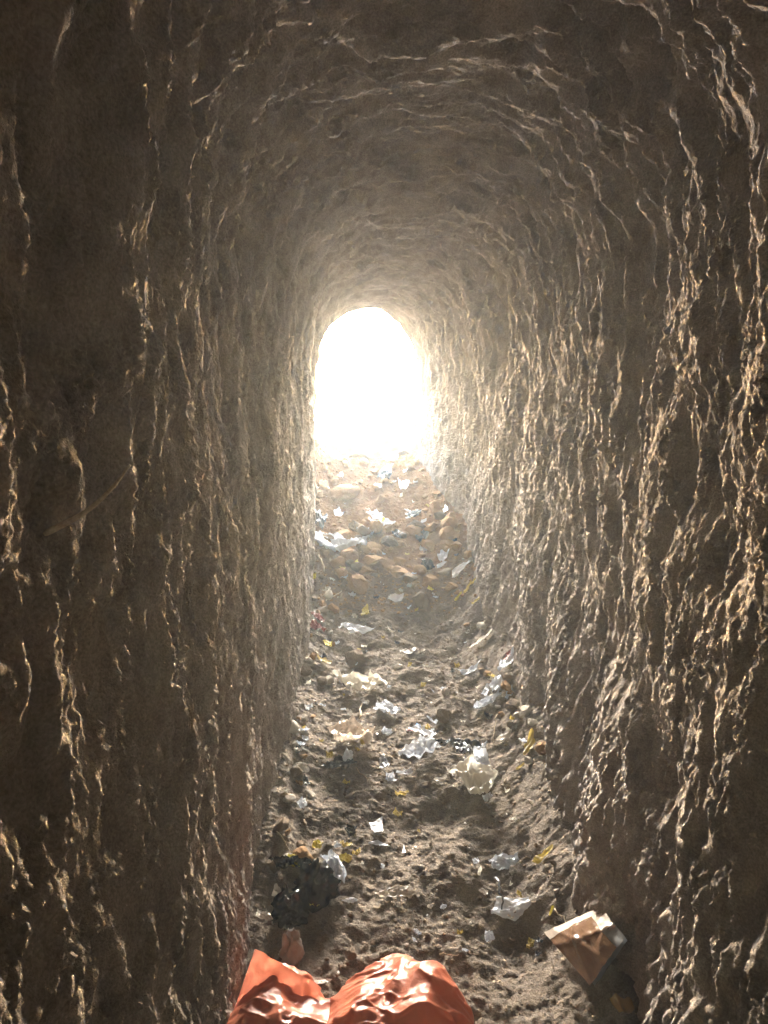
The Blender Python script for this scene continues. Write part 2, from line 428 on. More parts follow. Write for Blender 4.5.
# ------------------------------------------------------------------ materials of the litter
def film_mat(name, colr, rough=0.3, trans=0.35, clear=0.0, dirt=0.35, dirt_col=(0.22, 0.17, 0.12), metal=0.0):
    m = bpy.data.materials.new(name); m.use_nodes = True
    N = m.node_tree.nodes; L = m.node_tree.links
    b = N['Principled BSDF']; out = N['Material Output']
    b.inputs['Specular IOR Level'].default_value = 0.7; b.inputs['Roughness'].default_value = rough; b.inputs['Metallic'].default_value = metal
    tc = N.new('ShaderNodeTexCoord')
    n = N.new('ShaderNodeTexNoise'); n.inputs['Scale'].default_value = 38; n.inputs['Detail'].default_value = 5
    L.new(tc.outputs['Object'], n.inputs['Vector'])
    r = N.new('ShaderNodeValToRGB'); r.color_ramp.elements[0].position = 0.66 - dirt * 0.5; r.color_ramp.elements[1].position = 0.80 - dirt * 0.25
    r.color_ramp.elements[0].color = (0, 0, 0, 1); r.color_ramp.elements[1].color = (dirt * 1.6, dirt * 1.6, dirt * 1.6, 1)
    L.new(n.outputs['Fac'], r.inputs['Fac'])
    mx = N.new('ShaderNodeMix'); mx.data_type = 'RGBA'
    mx.inputs['A'].default_value = (*colr, 1); mx.inputs['B'].default_value = (*dirt_col, 1)
    L.new(r.outputs['Color'], mx.inputs['Factor'])
    L.new(mx.outputs['Result'], b.inputs['Base Color'])
    n2 = N.new('ShaderNodeTexNoise'); n2.inputs['Scale'].default_value = 90; n2.inputs['Detail'].default_value = 4; n2.inputs['Distortion'].default_value = 1.5
    L.new(tc.outputs['Object'], n2.inputs['Vector'])
    bp = N.new('ShaderNodeBump'); bp.inputs['Strength'].default_value = 0.35; bp.inputs['Distance'].default_value = 0.004
    L.new(n2.outputs['Fac'], bp.inputs['Height']); L.new(bp.outputs['Normal'], b.inputs['Normal'])
    last = b.outputs[0]
    if trans:
        t = N.new('ShaderNodeBsdfTranslucent'); L.new(mx.outputs['Result'], t.inputs['Color'])
        ms = N.new('ShaderNodeMixShader'); ms.inputs[0].default_value = trans
        L.new(last, ms.inputs[1]); L.new(t.outputs[0], ms.inputs[2]); last = ms.outputs[0]
    if clear:
        t = N.new('ShaderNodeBsdfTransparent')
        ms = N.new('ShaderNodeMixShader'); ms.inputs[0].default_value = clear
        L.new(last, ms.inputs[1]); L.new(t.outputs[0], ms.inputs[2]); last = ms.outputs[0]
    L.new(last, out.inputs['Surface'])
    return m
M['white'] = film_mat('white_plastic', (0.62, 0.65, 0.70), 0.26, 0.30, 0, 0.22)
M['cream'] = film_mat('cream_plastic', (0.76, 0.70, 0.58), 0.35, 0.35, 0, 0.25)
M['paper'] = film_mat('white_paper', (0.78, 0.80, 0.84), 0.45, 0.15, 0, 0.12)
M['clear'] = film_mat('clear_film', (0.76, 0.79, 0.84), 0.16, 0.25, 0.18, 0.22)
M['muddy'] = film_mat('muddy_film', (0.62, 0.56, 0.47), 0.4, 0.25, 0, 0.5)
M['tan'] = film_mat('tan_wrapper', (0.58, 0.47, 0.36), 0.22, 0.25, 0.15, 0.35)
M['black'] = film_mat('black_plastic', (0.006, 0.0065, 0.008), 0.13, 0.0, 0, 0.06)
M['black'].node_tree.nodes['Principled BSDF'].inputs['Specular IOR Level'].default_value = 0.4
M['orange'] = film_mat('orange_plastic', (0.56, 0.185, 0.112), 0.34, 0.38, 0, 0.12, (0.40, 0.15, 0.09))
M['orange'].node_tree.nodes['Principled BSDF'].inputs['Specular IOR Level'].default_value = 0.28
M['yellow'] = film_mat('yellow_wrapper', (0.62, 0.50, 0.06), 0.4, 0.25, 0, 0.25)
M['leaf'] = film_mat('yellow_leaf', (0.48, 0.36, 0.085), 0.55, 0.3, 0, 0.30, (0.25, 0.15, 0.04))
M['brownleaf'] = film_mat('brown_leaf', (0.28, 0.17, 0.06), 0.6, 0.25, 0, 0.30)
M['red'] = film_mat('red_wrapper', (0.26, 0.06, 0.04), 0.35, 0.2, 0, 0.25)
M['foil'] = film_mat('grey_foil', (0.50, 0.51, 0.52), 0.28, 0.0, 0, 0.15, metal=0.85)
M['packet'] = film_mat('brown_packet', (0.17, 0.095, 0.055), 0.20, 0.0, 0, 0.3, (0.26, 0.15, 0.06))
M['seal'] = film_mat('pale_seal', (0.72, 0.62, 0.52), 0.25, 0.0, 0, 0.2, (0.60, 0.34, 0.24))
M['cloth'] = film_mat('dirty_cloth', (0.34, 0.33, 0.30), 0.9, 0.15, 0, 0.4)
M['card'] = film_mat('pale_card', (0.66, 0.63, 0.56), 0.8, 0.0, 0, 0.2)
M['blue'] = film_mat('blue_plastic', (0.16, 0.36, 0.72), 0.3, 0.2, 0, 0.1)
M['dark'] = film_mat('dark_plastic', (0.05, 0.055, 0.06), 0.3, 0.0, 0, 0.25)
M['twig'] = earth_mat('dry_twig', (0.24, 0.17, 0.11), (0.40, 0.31, 0.21), 60, 0.3, 200)
M['straw'] = earth_mat('pale_root', (0.48, 0.38, 0.26), (0.62, 0.52, 0.38), 60, 0.2, 200)
M['stone'] = earth_mat('tan_stone', (0.26, 0.155, 0.080), (0.40, 0.26, 0.145), 16, 0.6, 120)
M['darkstone'] = earth_mat('brown_clod', (0.17, 0.13, 0.095), (0.27, 0.21, 0.155), 16, 0.7, 120)
M['greystone'] = earth_mat('pale_stone', (0.34, 0.30, 0.25), (0.50, 0.45, 0.38), 16, 0.5, 120)

# ------------------------------------------------------------------ builders
def mesh_obj(name, V, F, mat, loc=(0, 0, 0), smooth=True, parent=None):
    me = bpy.data.meshes.new(name)
    me.from_pydata([tuple(map(float, v)) for v in V], [], F)
    me.polygons.foreach_set('use_smooth', [smooth] * len(me.polygons))
    me.materials.append(mat); me.update()
    o = bpy.data.objects.new(name, me); o.location = loc
    col.objects.link(o)
    if parent: o.parent = parent
    return o

def disc_faces(nr, ns):
    F = [(0, 1 + j, 1 + (j + 1) % ns) for j in range(ns)]
    for i in range(nr - 1):
        a, b = 1 + i * ns, 1 + (i + 1) * ns
        F += [(a + j, b + j, b + (j + 1) % ns, a + (j + 1) % ns) for j in range(ns)]
    return F

def torn_outline(rnd, ns, k):
    a = sorted(rnd.uniform(0, 1) * 0.7 / k + i / k for i in range(k))
    r = [rnd.uniform(0.62, 1.15) for _ in range(k)]
    pts = [np.array((math.cos(2 * math.pi * t), math.sin(2 * math.pi * t))) * q for t, q in zip(a, r)]
    out = []
    for j in range(ns):
        f = j / ns * k; i = int(f); w = f - i
        p = pts[i % k] * (1 - w) + pts[(i + 1) % k] * w
        out.append(p)
    out = np.array(out)
    ang = np.linspace(0, 2 * math.pi, ns, endpoint=False)
    return out * (1 + 0.10 * noise2(np.cos(ang) * 3 + k, np.sin(ang) * 3, rnd.randrange(999)))[:, None]

def film(name, px, py, wpx, hpx, mat, seed, crump=0.3, curl=0.2, rot=0.0, k=5, lift=0.004):
    """a torn, crumpled piece of thin sheet lying on the floor; wpx, hpx = its size in the photograph"""
    rnd = random.Random(seed)
    p = at(px, py); d = p.y
    slope = max(0.30, math.tan(math.atan((CAM.z - p.z) / d) + math.atan((fz(p.x, p.y + .08) - fz(p.x, p.y - .08)) / .16)))
    a = 0.62 * wpx * d / FOC
    b = 0.62 * hpx * d / FOC / (slope / math.hypot(1, slope)) * 0.8
    nr, ns = (9, 40) if wpx < 18 else (16, 64)
    o2 = torn_outline(rnd, ns, k)
    V = [(0, 0)] + [tuple(o2[j] * ((i + 1) / nr)) for i in range(nr) for j in range(ns)]
    V = np.array(V, np.float32)
    c, s_ = math.cos(rot), math.sin(rot)
    V = V @ np.array([[c, s_], [-s_, c]], np.float32)
    X_, Y_ = V[:, 0] * a, V[:, 1] * b
    sz = (a * b) ** 0.5
    f = 1.3
    n = 1 - np.abs(noise2(V[:, 0] * f + seed, V[:, 1] * f, seed)) * 1.6
    n2 = 1 - np.abs(noise2(V[:, 0] * f * 2.3, V[:, 1] * f * 2.3 + seed, seed + 1)) * 1.6
    rr = np.sqrt((V ** 2).sum(1))
    Z_ = sz * crump * (0.75 * np.clip(n, 0, 1) + 0.35 * np.clip(n2, 0, 1)) + sz * curl * np.clip(rr, 0, 1.3) ** 2 * (0.5 + 0.8 * noise2(V[:, 0] * 0.9, V[:, 1] * 0.9, seed + 2))
    Z_ = np.maximum(Z_ + sz * crump * 0.16 * (1 - 2.2 * np.abs(noise2(V[:, 0] * f * 5 + V[:, 1] * 2, V[:, 1] * f * 5 - seed, seed + 6))), 0.0)
    X_ = X_ + sz * 0.15 * crump * noise2(V[:, 0] * 3, V[:, 1] * 3, seed + 5)
    G = floor_h(p.x + X_, p.y + Y_, False) - p.z
    G = np.maximum(G, floor_h(p.x + X_, p.y + Y_, True) - p.z - 0.004)
    V3 = np.stack([X_, Y_, G + Z_ + lift], 1)
    return mesh_obj(name, V3, disc_faces(nr, ns), mat, p)

def wad(name, px, py, wpx, hpx, mat, seed, crump=0.35, pinch=0.0, rot=0.0, deep=0.8, nt=26, ns=44, sink=0.0, parent=None, loc=None, dims=None):
    """a crumpled plastic bag or clump: closed, folded, flattened where it rests"""
    if loc is None:
        p = at(px, py + hpx * 0.45); d = p.y
        a, h = 0.5 * wpx * d / FOC, hpx * d / FOC * 0.9
        b = a * deep
    else:
        p = Vector(loc); a, b, h = dims
    th = np.linspace(0.02, math.pi - 0.02, nt); ph = np.linspace(0, 2 * math.pi, ns, endpoint=False)
    T, Q = np.meshgrid(th, ph, indexing='ij')
    x, y, z = np.sin(T) * np.cos(Q), np.sin(T) * np.sin(Q), np.cos(T)
    f = 1.1
    g1, g2, gi = worley2(Q / 6.2832 * 7 + 0.5 * noise2(x * 2 + seed, z * 2, seed + 7), T * 1.7 + 0.4 * noise2(y * 2, x * 2, seed + 8), seed + 9)
    h1, h2, hi = worley2(Q / 6.2832 * 15 + 0.5 * noise2(x * 3 + seed, z * 3, seed + 11), T * 3.6, seed + 12)
    r = 0.86 + crump * (0.75 * noise2(x * f + z * 0.8 + seed, y * f - z * 0.6, seed)
                     + 0.55 * (1 - 2.4 * np.abs(noise2(x * f * 1.7 - z * 1.4, y * f * 1.7 + z * 1.6, seed + 3)))
                     + 0.75 * (np.minimum(g1, 0.8) - 0.4) + 0.38 * (np.minimum(h1, 0.8) - 0.4))
    if pinch:
        r = r * (1 - pinch * np.exp(-(x / 0.22) ** 2) * (1 - np.abs(x)))
    x, y, z = x * r, y * r, z * r
    z = np.where(z < 0, z * 0.30, z) * (1 - 0.35 * sstep(0.5, 1.3, np.sqrt(x * x + y * y)))
    c, s_ = math.cos(rot), math.sin(rot)
    X_, Y_ = (x * c - y * s_) * a, (x * s_ + y * c) * b
    Z_ = (z + 0.28) * h / 1.28 - sink * h
    if loc is None:
        Z_ = Z_ + floor_h(p.x + X_, p.y + Y_, False) - p.z
    V = np.stack([X_, Y_, Z_], -1).reshape(-1, 3)
    F = [(i * ns + j, (i + 1) * ns + j, (i + 1) * ns + (j + 1) % ns, i * ns + (j + 1) % ns) for i in range(nt - 1) for j in range(ns)]
    F.append(tuple(range(ns))); F.append(tuple(reversed(range((nt - 1) * ns, nt * ns))))
    return mesh_obj(name, V, F, mat, p, parent=parent)

def leaf(name, px, py, wpx, mat, seed, rot=0.0, lobes=0, tilt=0.10):
    """a dry curled leaf with midrib fold and stalk"""
    rnd = random.Random(seed)
    p = at(px, py); s_ = wpx * p.y / FOC * (0.46 if p.y < 3.5 else 0.36)
    ns, nr = 36, 6
    V = [(0, 0, 0)]
    for i in range(nr):
        for j in range(ns):
            q = 2 * math.pi * j / ns
            r = 0.55 + 0.45 * abs(math.cos(q)) ** 2.5
            r *= (0.62 + 0.50 * abs(math.cos(q * lobes / 2))) if lobes else (0.93 + 0.10 * math.sin(5 * q + seed))
            r *= (i + 1) / nr
            x, y = r * math.cos(q), r * math.sin(q) * 0.75
            V.append((x, y, 0.45 * abs(y) + 0.40 * x * x + 0.30 * math.sin(4 * x + seed) * y + 0.14 * math.sin(9 * y + 5 * x + seed)))
    V = np.array(V) * s_
    c, sn = math.cos(rot), math.sin(rot)
    V = np.stack([V[:, 0] * c - V[:, 1] * sn, V[:, 0] * sn + V[:, 1] * c, V[:, 2] + tilt * (V[:, 0] * sn + V[:, 1] * c)], 1)
    V[:, 2] -= V[:, 2].min() - 0.003
    G = floor_h(p.x + V[:, 0], p.y + V[:, 1], False) - p.z
    V[:, 2] += G + 0.004
    o = mesh_obj(name, V, disc_faces(nr, ns), mat, p)
    e = np.array([c, sn, 0.0])
    z0 = float(V[:, 2].min())
    tube_mesh('stalk', [Vector((-s_ * c, -s_ * sn, z0 + 0.01)), Vector((-1.5 * s_ * c, -1.5 * s_ * sn + 0.1 * s_, z0 + 0.012))], s_ * 0.05, M['twig'], o)
    return o

def tube_mesh(name, pts, rad, mat, parent=None, loc=(0, 0, 0), ns=8, taper=0.5):
    V, F = [], []
    n = len(pts)
    for i, q in enumerate(pts):
        t = (pts[min(i + 1, n - 1)] - pts[max(i - 1, 0)]).normalized()
        u = t.cross(Vector((0.3, 0.2, 1))).normalized(); w = t.cross(u)
        r = rad * (1 - (1 - taper) * i / max(1, n - 1))
        for j in range(ns):
            A = 2 * math.pi * j / ns
            V.append(q + u * (r * math.cos(A)) + w * (r * math.sin(A)))
    for i in range(n - 1):
        F += [(i * ns + j, i * ns + (j + 1) % ns, (i + 1) * ns + (j + 1) % ns, (i + 1) * ns + j) for j in range(ns)]
    F.append(tuple(reversed(range(ns)))); F.append(tuple(range((n - 1) * ns, n * ns)))
    return mesh_obj(name, V, F, mat, loc, parent=parent)

def twig(name, a, b, rad, mat, seed, lift=0.012):
    rnd = random.Random(seed)
    A, B = at(*a), at(*b)
    pts = []
    for i in range(9):
        t = i / 8; q = A.lerp(B, t)
        q = Vector((q.x + rnd.uniform(-1, 1) * 0.006, q.y + rnd.uniform(-1, 1) * 0.006, fz(q.x, q.y) + lift + 0.01 * math.sin(3 * t + seed)))
        pts.append(q - A)
    return tube_mesh(name, pts, rad, mat, loc=A)

# stones: a few chipped shapes, shared by the copies
def stone_mesh(seed, blocky, mat, sub=3):
    rnd = random.Random(seed)
    bm = bmesh.new(); bmesh.ops.create_icosphere(bm, subdivisions=sub, radius=1.0)
    planes = []
    for _ in range(14 if blocky else 6):
        n = Vector((rnd.gauss(0, 1), rnd.gauss(0, 1), rnd.gauss(0, 1))).normalized()
        planes.append((n, rnd.uniform(0.45, 0.74) if blocky else rnd.uniform(0.68, 0.95)))
    vs = list(bm.verts)
    for v in vs:
        for n, dd in planes:
            k = v.co.dot(n)
            if k > dd: v.co -= n * (k - dd) * 0.93
    co = np.array([v.co[:] for v in vs], np.float32)
    nz = 0.10 * fbm2(co[:, 0] * 2.2 + co[:, 2] * 1.7 + seed, co[:, 1] * 2.2 - co[:, 2] * 1.3, seed, 4, 0.6)
    for v, k in zip(vs, nz): v.co *= 1 + float(k)
    for v in vs: v.co.z *= 0.78
    me = bpy.data.meshes.new('stone'); bm.to_mesh(me); bm.free()
    me.polygons.foreach_set('use_smooth', [False] * len(me.polygons))
    me.materials.append(mat)
    return me
STONES = {}
for q, mm in enumerate(('stone', 'darkstone', 'greystone')):
    STONES[mm] = [stone_mesh(100 * q + i, i % 4 != 3, M[mm]) for i in range(7)]

def stone_at(x, y, size, mm, seed, flat=1.0, sink=0.25, name='stone', rz=None):
    rnd = random.Random(seed)
    o = bpy.data.objects.new(name, STONES[mm][seed % 7])
    o.rotation_euler = (rnd.uniform(-.4, .4), rnd.uniform(-.4, .4), rnd.uniform(0, 6.28) if rz is None else rz)
    o.scale = (size * rnd.uniform(0.95, 1.15), size * rnd.uniform(0.8, 1.0), size * rnd.uniform(0.75, 1.0) * flat)
    o.location = (x, y, fz(x, y) + size * flat * (0.62 - sink))
    col.objects.link(o)
    return o
def stone_px(px, py, wpx, label, mm='stone', seed=0, flat=1.0, sink=0.25, cat='stone', name='stone'):
    p = at(px, py)
    o = stone_at(p.x, p.y, 0.5 * wpx * p.y / FOC * 1.05, mm, seed, flat, sink, name)
    return tag(o, label, cat)

# ------------------------------------------------------------------ the orange bag in the foreground
def orange_bag():
    root = tag(empty('plastic_bag', at(352, 1010)), 'large crumpled orange red plastic bag lying nearest to the viewer', 'plastic bag')
    c0 = root.location
    nx, ny = 190, 150
    xs = np.linspace(-0.262, 0.275, nx); yy = np.linspace(-0.30, 0.085, ny)
    Xb, Yb = np.meshgrid(xs, yy, indexing='xy')
    r2 = np.sqrt(((Xb - 0.112) / 0.155) ** 2 + ((Yb + 0.11) / 0.190) ** 2)
    lobe2 = 0.168 * np.sqrt(np.clip(1 - r2 ** 3.0, 0, 1)) * (1 + 0.10 * noise2(Xb * 9, Yb * 7, 299))
    r1 = np.sqrt(((Xb + 0.150) / 0.125) ** 2 + ((Yb + 0.11) / 0.18) ** 2)
    ridge = np.clip(1 - np.abs(Xb + 0.185 - 0.5 * (Yb + 0.06)) / 0.19, 0, 1)
    lobe1 = 0.150 * np.clip(1 - r1 ** 2.2, 0, 1) ** 0.5 * (0.40 + 0.60 * ridge)
    r3 = np.sqrt(((Xb + 0.02) / 0.20) ** 2 + ((Yb + 0.16) / 0.17) ** 2)
    lobe3 = 0.115 * np.sqrt(np.clip(1 - r3 ** 2.2, 0, 1))
    K_ = 26.0
    Zb = np.log(np.exp(K_ * lobe1) + np.exp(K_ * lobe2) + np.exp(K_ * lobe3)) / K_ - math.log(3) / K_
    env = np.clip(Zb / 0.05, 0, 1)
    q = noise2(Xb * 4, Yb * 4, 301) * 0.25
    f1, f2, cid = worley2((Xb + q * 0.12) * 6.5, (Yb - q * 0.12) * 5.0, 303)
    folds = 0.030 * (f1 - 0.4)
    folds = folds + 0.012 * (1 - 2 * np.abs(noise2(Xb * 7 + Yb * 5, Yb * 8 - Xb * 4, 305))) + 0.0025 * (1 - 2 * np.abs(noise2(Xb * 24 - Yb * 9, Yb * 26 + Xb * 8, 306)))
    crz = 1 - np.clip(np.abs(noise2(Xb * 16 + 5 * Yb, Yb * 20 - 6 * Xb, 315)) / 0.16, 0, 1)
    crz2 = 1 - np.clip(np.abs(noise2(Xb * 34 - 9 * Yb, Yb * 30 + 9 * Xb, 316)) / 0.2, 0, 1)
    folds = folds + 0.0050 * crz * sstep(-0.2, 0.4, noise2(Xb * 8, Yb * 8, 317)) + 0.0022 * crz2 * sstep(-0.1, 0.5, noise2(Xb * 11, Yb * 11, 318))
    gy, gx = np.gradient(Zb, yy, xs)
    nl = np.sqrt(1 + np.clip(gx, -3, 3) ** 2 + np.clip(gy, -3, 3) ** 2)
    DXb, DYb = -np.clip(gx, -3, 3) / nl * folds * env, -np.clip(gy, -3, 3) / nl * folds * env
    Zb = Zb + folds * env / nl
    rim = np.minimum(np.minimum(Xb - xs[0], xs[-1] - Xb), np.minimum(Yb - yy[0], yy[-1] - Yb))
    G = floor_h(c0.x + Xb, c0.y + Yb, False) - c0.z
    Zb = np.maximum(Zb, 0.0) + G + np.where(Zb < 0.004, -0.02, 0.004)
    # pull the skirt under the bag so that its outline stays round
    V = np.stack([Xb + DXb, Yb + DYb, Zb], -1)
    F = []
    idx = np.arange(nx * ny).reshape(ny, nx)
    keep = (np.maximum(np.maximum(lobe1, lobe2), lobe3) > 0.0015)
    for j in range(ny - 1):
        for i in range(nx - 1):
            if keep[j:j + 2, i:i + 2].any():
                F.append((idx[j, i], idx[j, i + 1], idx[j + 1, i + 1], idx[j + 1, i]))
    mesh_obj('body', V.reshape(-1, 3), [tuple(map(int, f)) for f in F], M['orange'], parent=root)
    # folded-over flap standing up at the left
    def P3(px, py, y):
        d = ray(px, py); t = y / d.y
        return Vector((d.x * t, y, CAM.z + d.z * t)) - c0
    A, B, Cc, Dd = P3(256, 947, 1.47), P3(228, 1028, 1.42), P3(300, 1040, 1.36), P3(322, 986, 1.43)
    n = 26; V = []; F = []
    for i in range(n):
        for j in range(n):
            s_, t = i / (n - 1), j / (n - 1)
            p = A.lerp(B, t).lerp(Dd.lerp(Cc, t), s_)
            k = 0.012 * math.sin(s_ * math.pi) * math.sin(t * math.pi)
            w = float(0.010 * (1 - 2 * abs(noise2(np.array([s_ * 3.1 + t * 2]), np.array([t * 2.5 - s_ * 2]), 311)[0])) + 0.004 * (1 - 2 * abs(noise2(np.array([s_ * 9]), np.array([t * 8 + s_ * 5]), 312)[0])))
            V.append(p + Vector((0, -k - w, k * 0.6 + w * 0.5)))
    for i in range(n - 1):
        for j in range(n - 1):
            F.append((i * n + j, i * n + j + 1, (i + 1) * n + j + 1, (i + 1) * n + j))
    mesh_obj('flap', V, F, M['orange'], parent=root)
orange_bag()

# ------------------------------------------------------------------ the brown packet by the right wall
def packet():
    quad = [(545, 933), (602, 907), (624, 938), (591, 986)]
    up = [0.020, 0.075, 0.085, 0.022]
    G = [at(*q) + Vector((0, 0, u)) for q, u in zip(quad, up)]
    # keep each corner on its own sight line after lifting it off the floor
    K = []
    for q, u in zip(quad, up):
        d = ray(*q); g = at(*q); t = (g.y / d.y) - u / abs(d.z)
        K.append(Vector((d.x * t, d.y * t, CAM.z + d.z * t)))
    c0 = at(588, 960)
    root = tag(empty('snack_packet', c0), 'torn brown and orange foil packet with pale crimped edge leaning at the right wall foot', 'packet')
    L_, T_, R_, B_ = [k - c0 for k in K]
    def sheet(name, s0, s1, t0, t1, n, m_, mat, off, bulge):
        V, F = [], []
        nrm = (T_ - L_).cross(B_ - L_).normalized()
        if nrm.z < 0: nrm = -nrm
        for i in range(n):
            for j in range(m_):
                s_ = s0 + (s1 - s0) * i / (n - 1); t = t0 + (t1 - t0) * j / (m_ - 1)
                p = L_.lerp(T_, s_).lerp(B_.lerp(R_, s_), t)
                w = 0.0
                for q0, qs, qt, hh, ww in ((0.62, 1.0, 0.55, 0.011, 0.05), (0.95, 0.9, 0.75, -0.008, 0.07), (0.22, 1.0, -0.35, 0.009, 0.045), (0.30, -0.35, 1.0, 0.008, 0.05), (1.25, 0.8, 0.9, 0.009, 0.05)):
                    e = (s_ * qs + t * qt - q0 + 0.03 * math.sin(7 * t + 3 * s_)) / ww
                    w += 0.42 * hh * max(0.0, 1 - abs(e) * (0.45 if e < 0 else 1.0))
                w += 0.0025 * float(noise2(np.array([s_ * 9.0]), np.array([t * 4.0 + s_ * 3]), 402)[0])
                p = p + nrm * (off + bulge * math.sin(math.pi * min(max(s_, 0), 1)) * math.sin(math.pi * min(max(t, 0), 1)) + w * (0.4 + 0.6 * math.sin(math.pi * t)))
                V.append(p)
        for i in range(n - 1):
            for j in range(m_ - 1):
                F.append((i * m_ + j, i * m_ + j + 1, (i + 1) * m_ + j + 1, (i + 1) * m_ + j))
        return mesh_obj(name, V, F, mat, parent=root)
    sheet('front', 0.0, 0.80, 0.14, 1.0, 26, 30, M['packet'], 0.002, 0.014)
    sheet('crimped_edge', 0.0, 1.0, 0.0, 0.14, 40, 8, M['seal'], 0.003, 0.010)
    sheet('side_fold', 0.80, 1.0, 0.14, 0.62, 10, 20, M['seal'], 0.002, 0.014)
    sheet('foil_lining', 0.80, 1.0, 0.62, 1.0, 10, 16, M['foil'], -0.002, 0.010)
    sheet('back', 0.02, 0.98, 0.04, 0.98, 16, 16, M['foil'], -0.012, -0.004)
packet()

# ------------------------------------------------------------------ bags, wrappers and scraps, one by one
def W(name, label, cat, *a, **k): return tag(wad(name, *a, **k), label, cat)
def S(name, label, cat, *a, **k): return tag(film(name, *a, **k), label, cat)
# near
bb = tag(empty('black_bag', at(305, 900)), 'glossy black plastic bag heaped at the left wall foot', 'plastic bag')
def rel(o, root):
    o.parent = root; o.location = o.location - root.location; return o
rel(wad('body', 314, 878, 46, 40, M['black'], 21, 0.5, 0, 0.3, 0.9), bb)
rel(wad('fold', 288, 902, 36, 36, M['black'], 22, 0.55, 0, 0.9, 0.9), bb)
rel(film('handle', 292, 880, 44, 16, M['black'], 24, 0.6, 0.5, 0.5, 4, 0.03), bb)
S('plastic_bag', 'white crumpled bag scrap tucked behind the glossy black bag', 'plastic bag', 335, 878, 22, 46, M['white'], 25, 0.48, 0.22, 0.4, 6, 0.008)
S('wrapper', 'yellow crumpled wrapper in front of the glossy black bag', 'wrapper', 314, 912, 21, 15, M['yellow'], 26, 0.6, 0.3, 0.2, 5, 0.02)
S('wrapper', 'yellow green wrapper left of the glossy black bag', 'wrapper', 294, 874, 20, 15, M['yellow'], 27, 0.7, 0.5, 0.8, 4, 0.025)
S('wrapper', 'pale yellow strip of wrapper above the glossy black bag', 'wrapper', 317, 853, 18, 9, M['yellow'], 28, 0.4, 0.3, 0.3, 4, 0.02)
S('wrapper', 'dull olive wrapper scrap right of the glossy black bag', 'wrapper', 345, 862, 18, 11, M['yellow'], 29, 0.4, 0.2, 0.0, 5)
W('rag', 'dirty tan rag crumpled upright between black bag and orange bag', 'rag', 292, 943, 26, 46, M['cloth'], 30, 0.45, 0, 1.3, 0.8)
S('wrapper', 'small square tan wrapper beside the left wall below the black bag', 'wrapper', 262, 922, 22, 17, M['muddy'], 31, 0.3, 0.3, 0.5, 4, 0.015)
S('wrapper', 'grey tan wrapper half under the black bag', 'wrapper', 277, 905, 14, 14, M['muddy'], 32, 0.4, 0.4, 0.1, 4, 0.03)
S('card', 'small pale card lying just behind the orange bag', 'card', 321, 983, 28, 9, M['card'], 33, 0.06, 0.05, 0.05, 4, 0.004)
S('plastic_sheet', 'thin bluish white plastic sheet with a dark stick across it', 'plastic sheet', 512, 912, 50, 26, M['clear'], 34, 0.16, 0.06, 0.2, 5)
S('plastic_scrap', 'white crumpled plastic scrap above the bluish plastic sheet', 'plastic scrap', 505, 868, 30, 18, M['white'], 35, 0.4, 0.15, 0.1, 6)
S('plastic_strip', 'long muddy white plastic strip in the middle of the near floor', 'plastic scrap', 398, 897, 46, 15, M['muddy'], 36, 0.4, 0.15, 0.1, 6)
S('plastic_scrap', 'narrow white scrap beside the black bag on its right', 'plastic scrap', 350, 903, 20, 5, M['white'], 37, 0.3, 0.1, 0.0, 5)
S('paper_scrap', 'pale blue white torn paper standing at an angle on mid floor', 'paper', 378, 832, 23, 24, M['paper'], 38, 0.12, 0.25, 0.5, 4, 0.01)
S('paper_strip', 'thin white paper edge lying under the torn blue white paper', 'paper', 378, 845, 24, 6, M['paper'], 39, 0.1, 0.1, -0.4, 4)
S('paper_scrap', 'tiny white pointed paper chip right of the torn blue white paper', 'paper', 404, 850, 8, 9, M['paper'], 40, 0.1, 0.1, 0.9, 3)
S('plastic_bag', 'white crumpled bag with muddy underside in the middle right of the floor', 'plastic bag', 473, 788, 44, 41, M['cream'], 41, 0.48, 0.22, 0.6, 6, 0.008)
S('bag_scrap', 'bright white pointed film rising from the muddy white bag', 'plastic scrap', 482, 779, 26, 17, M['white'], 42, 0.25, 0.7, 0.5, 4, 0.06)
# middle
S('plastic_bag', 'black and white crumpled bag by the tan wrapping sheet', 'plastic bag', 337, 770, 34, 14, M['dark'], 43, 0.48, 0.22, 0.1, 6, 0.008)
S('plastic_scrap', 'shiny white film on the end of the black and white bag', 'plastic scrap', 348, 766, 16, 13, M['clear'], 44, 0.5, 0.4, 0.2, 5, 0.03)
S('wrapping_sheet', 'large torn tan wrapping sheet with raised pale edges', 'wrapping', 352, 742, 66, 34, M['tan'], 45, 0.40, 0.30, 0.1, 5, 0.012)
S('plastic_scrap', 'small blue white foil drop on mid floor', 'plastic scrap', 385, 769, 12, 18, M['foil'], 46, 0.5, 0.3, 0.9, 5, 0.01)
S('plastic_strip', 'thin straight white strip below the clear crumpled film', 'plastic scrap', 402, 775, 21, 4, M['white'], 47, 0.05, 0.05, 0.05, 4, 0.008)
S('film_bundle', 'clear crumpled film bundle with many white folds', 'plastic film', 421, 758, 34, 27, M['clear'], 48, 0.48, 0.22, 0.6, 6, 0.008)
S('plastic_scrap', 'translucent pale pink scrap above the clear film bundle', 'plastic scrap', 423, 736, 26, 17, M['clear'], 49, 0.2, 0.2, 0.3, 5, 0.015)
S('black_strip', 'flat black plastic strip under the translucent pink scrap', 'plastic scrap', 432, 744, 44, 7, M['black'], 50, 0.2, 0.1, -0.1, 5)
S('plastic_bag', 'small black and silver crumpled bag right of the film bundle', 'plastic bag', 468, 757, 34, 18, M['dark'], 51, 0.48, 0.22, 0.2, 6, 0.008)
